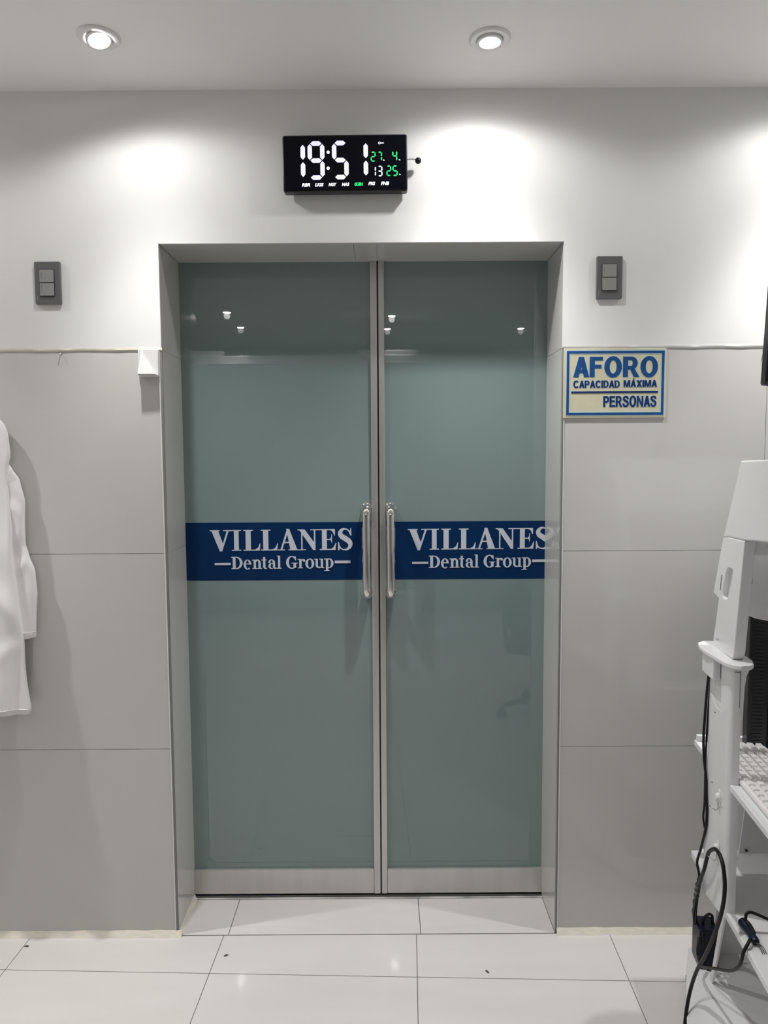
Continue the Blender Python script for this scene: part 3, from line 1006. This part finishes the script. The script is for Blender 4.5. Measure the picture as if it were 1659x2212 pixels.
# base: tapered foot box
b = B()
top = [(0.0, 0.0), (CW_, .06), (CW_, -.66), (0, -.66)]
bot = [(-.002, .010), (CW_, .06), (CW_, -.66), (-.075, -.66), (-.062, -.20)]
tp = [b.verts.new((x, y, .103)) for x, y in ((0, 0), (CW_, .06), (CW_, -.66), (0, -.66), (0, -.20))]
bt = [b.verts.new((x, y, .03)) for x, y in bot]
b.faces.new(tp); b.faces.new(bt[::-1])
for i in range(5):
    b.faces.new((tp[i], bt[i], bt[(i + 1) % 5], tp[(i + 1) % 5]))
base = obj('base', b, M['white_metal'], cart, bevel=.003, bseg=2)
for (q, s) in ((.0, .03), (-.02, .60), (CW_ - .05, .03), (CW_ - .05, .60)):
    b = B()
    lathe(b, [(0, -.009), (.016, -.009), (.019, -.005), (.019, .005), (.016, .009), (0, .009)], 28, Matrix.Translation((q, -s, .0195)) @ Matrix.Rotation(PI / 2, 4, 'Y'))
    box(b, q - .012, -s - .010, .018, q + .012, -s + .010, .034, .002)
    obj('caster', b, M['rubber'], cart, smooth=True)
# back panels
b = B()
prism(b, [(.052, .103), (CW_, .103), (CW_, .37), (.078, .37)], lambda p, q, t: (p, t + .10 * p, q), -.030, -.026)
obj('lower_back_panel', b, M['white_metal'], cart)
b = B()
prism(b, [(.126, .386), (CW_, .386), (CW_, .690), (.155, .690)], lambda p, q, t: (p, t + .10 * p, q), -.016, -.012)
obj('upper_back_panel', b, M['white_metal'], cart)
b = B()
lathe(b, [(0, 0), (.0035, 0), (.0035, .003), (0, .004)], 14, Matrix.Translation((.145, -.003, .396)) @ Matrix.Rotation(PI / 2, 4, 'X'))
obj('panel_hole', b, M['black'], cart, smooth=True)  # black disc stands in for the darkness of a hole in the panel
# slanted gusset between lower shelf and base
b = B()
prism(b, [(.125, .104), (.140, .104), (.225, .368), (.203, .368)], SZP, .018, .024)
obj('gusset', b, M['white_metal'], cart, bevel=.001)
# column with rounded vertical edges
b = B()
col = [(.121, .0), (.136, -.006), (.160, -.009), (.262, -.009), (.277, -.004), (.282, .004), (.326, .0), (.326, .030), (.121, .030)]
prof = [(s_, q_) for q_, s_ in []]
pts = [(-.001, .124), (-.006, .134), (-.008, .150), (-.008, .258), (-.004, .270), (.004, .274), (.019, .274), (.021, .268), (.021, .128), (.016, .121), (.006, .121)]
n = len(pts)
zt = lambda s_: 1.0
lo = []
for q_, s_ in pts:
    zb = .358 - .0 * s_ + (.0 if s_ < .2 else .014)
    lo.append(b.verts.new((q_, -s_ - (.005 if s_ > .2 else -.012), zb if s_ > .2 else .352)))
hi = [b.verts.new((q_, -s_, .99)) for q_, s_ in pts]
b.faces.new(lo); b.faces.new(hi[::-1])
for i in range(n):
    b.faces.new((lo[i], hi[i], hi[(i + 1) % n], lo[(i + 1) % n]))
column = obj('column', b, M['white_metal'], cart, smooth=True, angle=50)
b = B()
prism(b, [(.150, .900), (.176, .900), (.180, .975), (.150, .962)], SZP, -.0095, -.007)
prism(b, [(.150, .640), (.2, .60), (.258, .64), (.258, .88), (.235, .865), (.190, .862), (.150, .885)], SZP, -.0086, -.0075)
obj('cover_plate', b, M['white_metal'], column, bevel=.0008)
b = B(); box(b, .0150, -.2752, .89, .0158, -.2738, .985); box(b, .004, -.2752, .975, .0158, -.2738, .976)
obj('front_seam', b, M['black'], column)
for s_, z_ in ((.185, .846), (.178, .664)):
    b = B(); lathe(b, [(0, 0), (.002, 0), (.002, .001), (0, .0013)], 10, Matrix.Translation((-.0086, -s_, z_)) @ Matrix.Rotation(-PI / 2, 4, 'Y'))
    obj('small_hole', b, M['black'], column)
# top plate with curved underside flange
tpl = [(-.010, .085), (-.030, .105), (-.036, .135), (-.037, .175), (-.024, .285), (-.010, .306), (.004, .314), (.028, .306), (.038, .292), (.046, .263), (.043, .157), (.034, .100), (.020, .085)]
b = B()
prism(b, tpl, lambda q, s_, t: (q + .0, -s_, t + .0), .990, 1.002)
plate = obj('top_plate', b, M['white_metal'], cart, bevel=.003)
b = B()
fl = [(.016, .988), (.037, .993), (.038, .985), (.030, .966), (.0268, .940), (.0252, .900), (.0248, .872), (.0205, .856), (.016, .856)]
prism(b, fl, lambda q, z_, t: (q, t, z_), -.274, -.255)
obj('flange', b, M['white_metal'], plate, bevel=.002)
b = B(); box(b, -.028, -.218, .936, -.009, -.135, .989, .004)
obj('cable_box', b, M['white_metal'], plate)
# slanted frame: hood, beam, legs
b = B()
hood = [(.276, 1.470), (.177, 1.281), (.217, 1.287), (.313, 1.290), (.470, 1.303), (.520, 1.475)]
prism(b, hood, SZP, 0, CW_)
frame_ = obj('hood_panel', b, M['white_metal'], cart, bevel=.004)
b = B()
prism(b, [(.215, 1.255), (.215, 1.292), (.306, 1.292), (.300, 1.255)], SZP, .004, CW_)
obj('cross_beam', b, M['white_metal'], frame_, bevel=.002)
leg_o = [(.1775, 1.282), (.119, 1.135), (.160, 1.128), (.140, 1.055), (.121, .992), (.130, .998), (.241, 1.003), (.262, 1.003), (.272, 1.020), (.313, 1.289), (.217, 1.287)]
hole = []
for k in range(24):
    t = 2 * PI * k / 24
    c, s = math.cos(t), math.sin(t)
    u = .022 * (abs(c) ** .5) * (1 if c > 0 else -1)
    v = .043 * (abs(s) ** .55) * (1 if s > 0 else -1)
    hole.append((.216 + u + v * .38, 1.175 + v * .93))
for q0 in (0, CW_ - .03):
    b = B()
    prism(b, leg_o, SZP, q0 + .0, q0 + .026, holes=[hole])
    lg = obj('frame_leg', b, M['white_metal'], frame_, bevel=.002, bseg=2)
    b = B()
    ins = [((p[0] - .216) * .8 + .219, (p[1] - 1.175) * .86 + 1.173) for p in hole]
    prism(b, hole, SZP, q0 + .012, q0 + .016)
    obj('handle_recess', b, M['grey_dark'] if False else M['white_metal'], lg)
b = B(); prism(b, [(.168, 1.150), (.171, 1.150), (.180, 1.190), (.177, 1.190)], SZP, -.0006, .002)
obj('leg_slit', b, M['black'], frame_)
text_obj('maker_mark', 'Sirona', M['grey_dark'], frame_, 0, 0, 0, .022, .005)
mk = bpy.context.scene.objects.get('maker_mark')
for v in mk.data.vertices:
    X, Y, Z = v.co
    v.co = (-.0004 + Y * 0 - .0002, -(.150 + X), 1.022 + Z + X * .1)
for q_ in (.065, .3):
    b = B()
    lathe(b, [(0, 0), (.011, 0), (.012, .002), (.0105, .0035), (0, .0035)], 24, Matrix.Translation((.062 if q_ < .1 else .4, -.302, 1.270)) @ Matrix.Rotation(PI / 2, 4, 'X'))
    obj('beam_button', b, M['white'], frame_, smooth=True)
# black clip levers at the inside of the leg
for s_, z_, r_ in ((.245, 1.187, .008), (.225, 1.140, .005)):
    b = B()
    box(b, .0262, -s_ - r_, z_ - r_, .036 + r_, -s_ + r_, z_ + r_, .002)
    lathe(b, [(0, 0), (r_ * .5, 0), (r_ * .5, .008), (0, .009)], 14, Matrix.Translation((.032, -s_, z_ + r_ * .6)))
    obj('clamp_screw', b, M['black'], frame_, smooth=True)
b = B(); prism(b, [(.0262, 1.145), (.0262, 1.195), (.036, 1.195), (.030, 1.150)], lambda q, z_, t: (q, t, z_), -.242, -.232)
obj('clamp_arm', b, M['black'], frame_)
# white mounting panel behind the legs
b = B()
prism(b, [(.060, 1.262), (CW_, 1.262), (CW_, .985), (.118, 1.062), (.045, 1.092)], lambda q, z_, t: (q, t + .0 * q, z_), -.085, -.070)
mp_ = obj('mounting_panel', b, M['white_metal'], frame_, bevel=.003)
b = B(); prism(b, rrect(.158, 1.155, .163, 1.18, .002), lambda q, z_, t: (q, t, z_), -.0865, -.084)
obj('panel_slot', b, M['black'], mp_)
b = B(); box(b, .060, -.130, 1.20, .075, -.085, 1.262, .003)
obj('panel_rib', b, M['white_metal'], mp_)

# ------------------------------------------------------------------ black monitor above the cart, cut off by the right edge
sc_ = thing('monitor', 'black flat monitor above the cart, cut off by the right edge', 'monitor', at(.247, .36, 1.4735), CR)
b = B(); prism(b, rrect(-.245, .158, .245, .455, .006), XZ, -.034, -.008)
obj('monitor_case', b, M['black'], sc_, bevel=.002)
b = B(); box(b, -.239, -.0346, .175, .239, -.0325, .450)
obj('screen_panel', b, M['black_gloss'], sc_)
b = B(); box(b, -.243, -.0355, .159, .243, -.033, .167, .001)
obj('lower_lip', b, M['grey_dark'], sc_)
b = B(); tube(b, [(0, 0.0, 0), (0, .012, .12), (0, -.012, .30)], .016, 16, 4); lathe(b, [(0, 0), (.06, 0), (.06, .006), (0, .008)], 30)
obj('monitor_neck', b, M['black'], sc_, smooth=True)
for c_ in sc_.children:                       # the screen leans forward a little
    if c_.name.split('.')[0] != 'monitor_neck':
        c_.matrix_local = Matrix.Translation((0, 0, .158)) @ Matrix.Rotation(R(6), 4, 'X') @ Matrix.Translation((0, 0, -.158))

# ------------------------------------------------------------------ computer tower on the keyboard shelf
tw = thing('computer_tower', 'black vented computer housing standing at the back of the keyboard shelf', 'computer', at(.115, .02, .7035), CR)
b = B(); box(b, 0, -.040, 0, .36, -.006, .368, .003)
tb = obj('tower_case', b, M['black'], tw)
b = B()
for k in range(34):
    z = .012 + k * .0098
    box(b, .010, -.0425, z, .036, -.0395, z + .004)
o = obj('vent_slats', b, M['slat'], tb)
b = B(); box(b, .05, -.0418, .01, .35, -.0398, .35)
obj('front_panel', b, M['black_gloss'], tb)

# ------------------------------------------------------------------ keyboard lying along the shelf
kb = thing('keyboard', 'white keyboard lying on the cart shelf, cut off by the right edge', 'keyboard', at(.020, .045, .7035), CR)
KW, KL = .142, .44
b = B()
box(b, 0, -KL, 0, KW, 0, .014, .005, 3)
kc = obj('keyboard_case', b, M['key'], kb, smooth=True)
b = B(); box(b, -.0085, -.0085, 0, .0085, .0085, .006, .0015)
key0 = None
for i in range(6):
    for j in range(16):
        if key0 is None:
            me_b = B()
            v0 = [(-.0082, -.0105), (.0082, -.0105), (.0082, .0105), (-.0082, .0105)]
            lo = [me_b.verts.new((x, y, 0)) for x, y in v0]
            hi = [me_b.verts.new((x * .78, y * .80, .0065)) for x, y in v0]
            me_b.faces.new(lo[::-1]); me_b.faces.new(hi)
            for k in range(4):
                me_b.faces.new((lo[k], lo[(k + 1) % 4], hi[(k + 1) % 4], hi[k]))
            k_ = obj('key', me_b, M['key'], kb, bevel=.0008, bseg=2)
            key0 = k_
        else:
            k_ = key0.copy()
            COL.objects.link(k_)
            k_.parent = kb
        k_.location = (.015 + i * .0212 + (.0025 if i > 0 else 0), -.022 - j * .0262, .0138)
b.free()

# ------------------------------------------------------------------ adhesive hooks on the column
def sticky_hook(s_, z_, label):
    t = thing('adhesive_hook', label, 'hook', at(-.0085, s_, z_), CR, 'white adhesive hooks on the cart column')
    b = B()
    for r_, d0, d1 in ((.0, 0, .002),):
        prism(b, [(.013 * math.cos(R(a)), .022 * math.sin(R(a))) for a in range(0, 360, 12)], YZ, -.0025, 0)
    obj('backing_disc', b, M['white'], t, bevel=.0006, bseg=2)
    b = B()
    lathe(b, [(0, -.010), (.0055, -.009), (.0085, -.005), (.009, 0), (.0, 0)], 24, Matrix.Translation((-.001, .0, .002)) @ Matrix.Scale(1.35, 4, (0, 0, 1)) @ Matrix.Rotation(PI / 2, 4, 'Y'))
    obj('knob', b, M['white'], t, smooth=True)
    b = B()
    tube(b, [(-.004, -.002, -.006), (-.004, -.002, -.020), (-.005, -.002, -.027), (-.010, -.001, -.029), (-.020, .001, -.022), (-.025, .002, -.017)], .0011, 8, 4)
    obj('wire_hook', b, M['chrome'], t, smooth=True)
    return t
sticky_hook(.232, .648, 'white adhesive hook with empty wire hook, upper one on the cart column')
sticky_hook(.232, .520, 'white adhesive hook holding the thick cable loop, lower one on the column')

# ------------------------------------------------------------------ cables
def cable(name, label, pts, r, cat='cable', group='black cables on the cart', m='rubber', seg=12):
    o0 = at(*pts[-1])
    b = B()
    tube(b, [tuple(at(*p) - o0) for p in pts], r, seg, 6)
    o = obj(name, b, M[m], None, smooth=True)
    o.location = o0
    return tag(o, label, cat, group)
cable('thin_cable', 'black cable hanging behind the cart column from the white cable box, outer one', [(-.012, .142, .937), (-.012, .129, .873), (-.012, .120, .809), (-.014, .121, .76), (-.014, .128, .707), (-.013, .146, .661), (-.012, .147, .624), (-.012, .155, .588), (-.012, .156, .560), (-.012, .150, .526), (-.012, .117, .454), (-.014, .098, .408), (-.012, .108, .385), (-.012, .117, .355), (-.014, .100, .31), (-.010, .07, .25), (-.004, .055, .215)], .0033)
cable('thin_cable', 'black cable hanging close to the cart column edge, inner one', [(-.002, .129, .934), (-.003, .120, .85), (-.005, .118, .767), (-.006, .116, .693), (-.006, .118, .619), (-.005, .114, .569), (-.008, .118, .540), (-.004, .128, .50), (.0, .135, .44), (.002, .12, .395), (-.006, .108, .36), (-.008, .085, .28), (-.002, .062, .215)], .0026)
loop = [(-.058, .10, .0062), (-.060, .16, .012), (-.055, .189, .109), (-.045, .254, .236), (-.040, .317, .345), (-.035, .345, .430), (-.030, .346, .487), (-.030, .333, .530), (-.030, .310, .546), (-.030, .282, .545), (-.030, .260, .533), (-.030, .232, .509), (-.030, .217, .479), (-.030, .202, .446), (-.025, .164, .401), (-.020, .129, .362), (-.015, .107, .329), (-.010, .082, .292), (-.005, .062, .253), (.0, .050, .205)]
loop = [(-.080, .30, .0062), (-.066, .21, .0070), (-.058, .178, .015), (-.050, .167, .06), (-.042, .168, .11), (-.039, .200, .18), (-.038, .255, .26), (-.038, .305, .34)] + loop[5:]
cable('power_cable', 'thick black power cable looping over the lower adhesive hook', loop, .0046)
# short bundle sleeve where the cables are taped together
b = B()
P = [Vector(at(*p)) for p in ((-.022, .150, .392), (-.020, .129, .362), (-.015, .107, .329), (-.010, .082, .292), (-.006, .062, .245))]
o0 = P[-1]
tube(b, [tuple(p - o0) for p in P], lambda t: .0062 + .0012 * math.sin(t * 34), 12, 8)
o = obj('cable_bundle', b, M['black'], None, smooth=True)
o.location = o0
tag(o, 'taped black cable bundle above the power adapter', 'cable', 'black cables on the cart')
cable('thin_cable', 'black cable sagging in front of the cart base to the plug', [(-.004, .10, .20), (-.013, .119, .181), (-.014, .128, .165), (-.014, .160, .163), (-.012, .226, .207), (-.010, .332, .279), (-.010, .378, .320), (-.010, .401, .352), (-.008, .408, .380), (.002, .404, .397), (.012, .390, .399)], .0036)
cable('thin_cable', 'black cable arching from the plug towards the right edge', [(.021, .338, .402), (.020, .340, .415), (.022, .340, .427), (.031, .340, .431), (.049, .340, .425), (.075, .340, .415), (.13, .34, .398), (.18, .34, .391)], .0034)

# ------------------------------------------------------------------ power adapter and plug
pa = thing('power_adapter', 'blue-black power adapter standing on the cart base under the cables', 'power adapter', at(.022, .045, .1035), CR)
b = B(); prism(b, rrect(-.022, 0, .030, .112, .008), lambda p, q, t: (p, t, q), -.045, .018)
ab = obj('adapter_body', b, M['navy_plastic'], pa, bevel=.004)
b = B(); tube(b, [(-.006, -.02, .108), (-.006, -.022, .125), (.006, -.02, .140), (.018, -.018, .135), (.020, -.016, .110)], .0036, 10)
obj('strap_loop', b, M['rubber'], ab, smooth=True)
b = B(); tube(b, [(-.014, -.047, .11), (-.010, -.048, .07), (-.004, -.048, .03), (.002, -.047, .0)], .0035, 8)
obj('side_cord', b, M['rubber'], ab, smooth=True)
pg = thing('cable_plug', 'black plug and connector lying on the lower cart shelf', 'plug', at(.018, .36, .3865), CR)
b = B()
pts = [(.000, .032, .0115), (.001, .015, .012), (.003, -.012, .011), (.005, -.034, .009)]
tube(b, pts, lambda t: .0105 - .003 * t + .0015 * math.sin(t * 9), 14, 6)
pb = obj('plug_body', b, M['navy_plastic'], pg, smooth=True)
b = B()
tube(b, [(-.002, .030, .018), (.002, .024, .022), (.008, .010, .019), (.010, -.010, .014)], .0045, 10, 5)
obj('strain_relief', b, M['rubber'], pb, smooth=True)
b = B()
for k in range(3):
    tube(b, [(.004 + k * .002, -.036, .009), (.008 + k * .004, -.048, .007), (.009 + k * .004, -.060, .0018)], .0009, 6, 4)
obj('loose_wires', b, M['grey_dark'], pb, smooth=True)

# ------------------------------------------------------------------ crumbs on the floor
for x, y, a, lab in ((-.449, -.095, .6, 'tiny dark crumb on the floor left of the middle joint'), (.321, -.169, 2.4, 'tiny dark crumb on the floor right of the middle joint'), (-1.068, -.049, .2, 'tiny brown sliver on the floor by the left skirting')):
    b = B()
    tube(b, [(-.007, 0, .0018), (-.002, .001, .0028), (.003, -.001, .0026), (.007, .001, .0016)], lambda t: .0006 + .0014 * math.sin(PI * t), 8, 3)
    o = obj('floor_crumb', b, M['dirt'], smooth=True)
    o.location = (x, y, 0)
    o.rotation_euler = (0, 0, a)
    tag(o, lab, 'crumb', 'crumbs on the floor')

# ------------------------------------------------------------------ things seen only mirrored in the glass
hd_ = thing('sliding_track_header', 'white horizontal track rail hung from the ceiling, mirrored high in the glass', 'rail', (0, -2.9, 2.18))
b = B(); box(b, -1.75, 0, 0, 1.55, .05, .062, .004); box(b, -1.75, 0, -.022, 1.55, .03, -.008, .002)
obj('track_rail', b, M['white_metal'], hd_)
for x0 in (-1.6, -.16, .95):
    b = B(); box(b, x0, .005, .062, x0 + .45, .045, .098, .003)
    obj('roller_box', b, M['white_metal'], hd_)
for x0 in (-1.7, 1.5):
    b = B(); box(b, x0 - .01, .01, -.02, x0 + .01, .03, .35)
    obj('hanger', b, M['alu'], hd_)

pot = thing('potted_palm', 'green potted palm behind the photographer, mirrored beside the middle stile', 'plant', (.22, -3.75, 0))
b = B()
lathe(b, [(0, 0), (.12, 0), (.16, .32), (.165, .34), (.15, .34), (.145, .31), (0, .31)], 36)
obj('pot', b, M['white'], pot, smooth=True)
b = B(); lathe(b, [(0, .318), (.144, .316), (.144, .305), (0, .305)], 30)
obj('soil', b, M['soil'], pot)
for k in range(5):
    a0 = k * 1.26 + .3
    lean = .10 + .05 * (k % 3)
    hgt = 1.55 + .12 * (k % 4)
    cxp, cyp = math.cos(a0) * lean, math.sin(a0) * lean * .6
    b = B(); tube(b, [(0.02 * math.cos(a0), .02 * math.sin(a0), .30), (cxp * .5, cyp * .5, hgt * .6), (cxp, cyp, hgt)], .006, 8, 5)
    st_ = obj('stem', b, M['leaf'], pot, smooth=True)
    b = B()
    for f in range(13):
        fa = R(-15 + 210 * f / 12)
        ln = .34 + .10 * math.sin(PI * f / 12)
        dx, dz = math.cos(fa), math.sin(fa)
        px_, pz_ = -dz, dx
        prev = None
        for i in range(7):
            t = i / 6
            w2 = .010 * math.sin(PI * min(.98, t * .9 + .1)) + .001
            X = cxp + dx * ln * t
            Z = hgt + dz * ln * t - .10 * t * t * ln * 2
            Y = cyp + .02 * math.sin(f) * t
            cur = (b.verts.new((X + px_ * w2, Y, Z + pz_ * w2)), b.verts.new((X, Y + .004, Z)), b.verts.new((X - px_ * w2, Y, Z - pz_ * w2)))
            if prev:
                b.faces.new((prev[0], prev[1], cur[1], cur[0]))
                b.faces.new((prev[1], prev[2], cur[2], cur[1]))
            prev = cur
    obj('palm_frond', b, M['leaf'], st_, smooth=True)

ch = thing('office_chair', 'black swivel chair mirrored faintly low in the right glass leaf', 'chair', (.98, -1.45, 0), R(25))
b = B()
lathe(b, [(0, .05), (.022, .05), (.022, .22), (.014, .22), (.014, .40), (0, .40)], 24)
obj('gas_column', b, M['black'], ch, smooth=True)
for k in range(5):
    a0 = R(72 * k + 10)
    c, s = math.cos(a0), math.sin(a0)
    b = B(); tube(b, [(.02 * c, .02 * s, .10), (.15 * c, .15 * s, .10), (.28 * c, .28 * s, .075)], lambda t: .020 - .006 * t, 10, 3)
    fo = obj('leg', b, M['black'], ch, smooth=True)
    b = B(); lathe(b, [(0, -.022), (.024, -.022), (.028, -.016), (.028, .016), (.024, .022), (0, .022)], 24, Matrix.Translation((.285 * c, .285 * s, .029)) @ Matrix.Rotation(a0 + PI / 2, 4, 'Z') @ Matrix.Rotation(PI / 2, 4, 'Y'))
    box(b, .285 * c - .010, .285 * s - .010, .05, .285 * c + .010, .285 * s + .010, .08, .003)
    obj('caster', b, M['rubber'], fo, smooth=True)
b = B(); prism(b, rrect(-.24, -.23, .24, .23, .09), XY, .40, .47)
obj('seat', b, M['black'], ch, bevel=.02)
b = B(); prism(b, rrect(-.21, .52, .21, .98, .08), lambda p, q, t: (p, t + .06 * (q - .5), q), .22, .25)
obj('backrest', b, M['black'], ch, bevel=.012)
b = B(); tube(b, [(0, .10, .39), (0, .22, .40), (0, .27, .48), (0, .262, .62)], .018, 10, 4)
obj('back_support', b, M['black'], ch, smooth=True)
for s in (-1, 1):
    b = B(); tube(b, [(s * .20, 0, .40), (s * .27, 0, .42), (s * .28, 0, .60), (s * .275, 0, .655)], .014, 10, 4)
    box(b, s * .275 - .035, -.14, .655, s * .275 + .035, .12, .68, .010)
    obj('armrest', b, M['black'], ch, smooth=True)
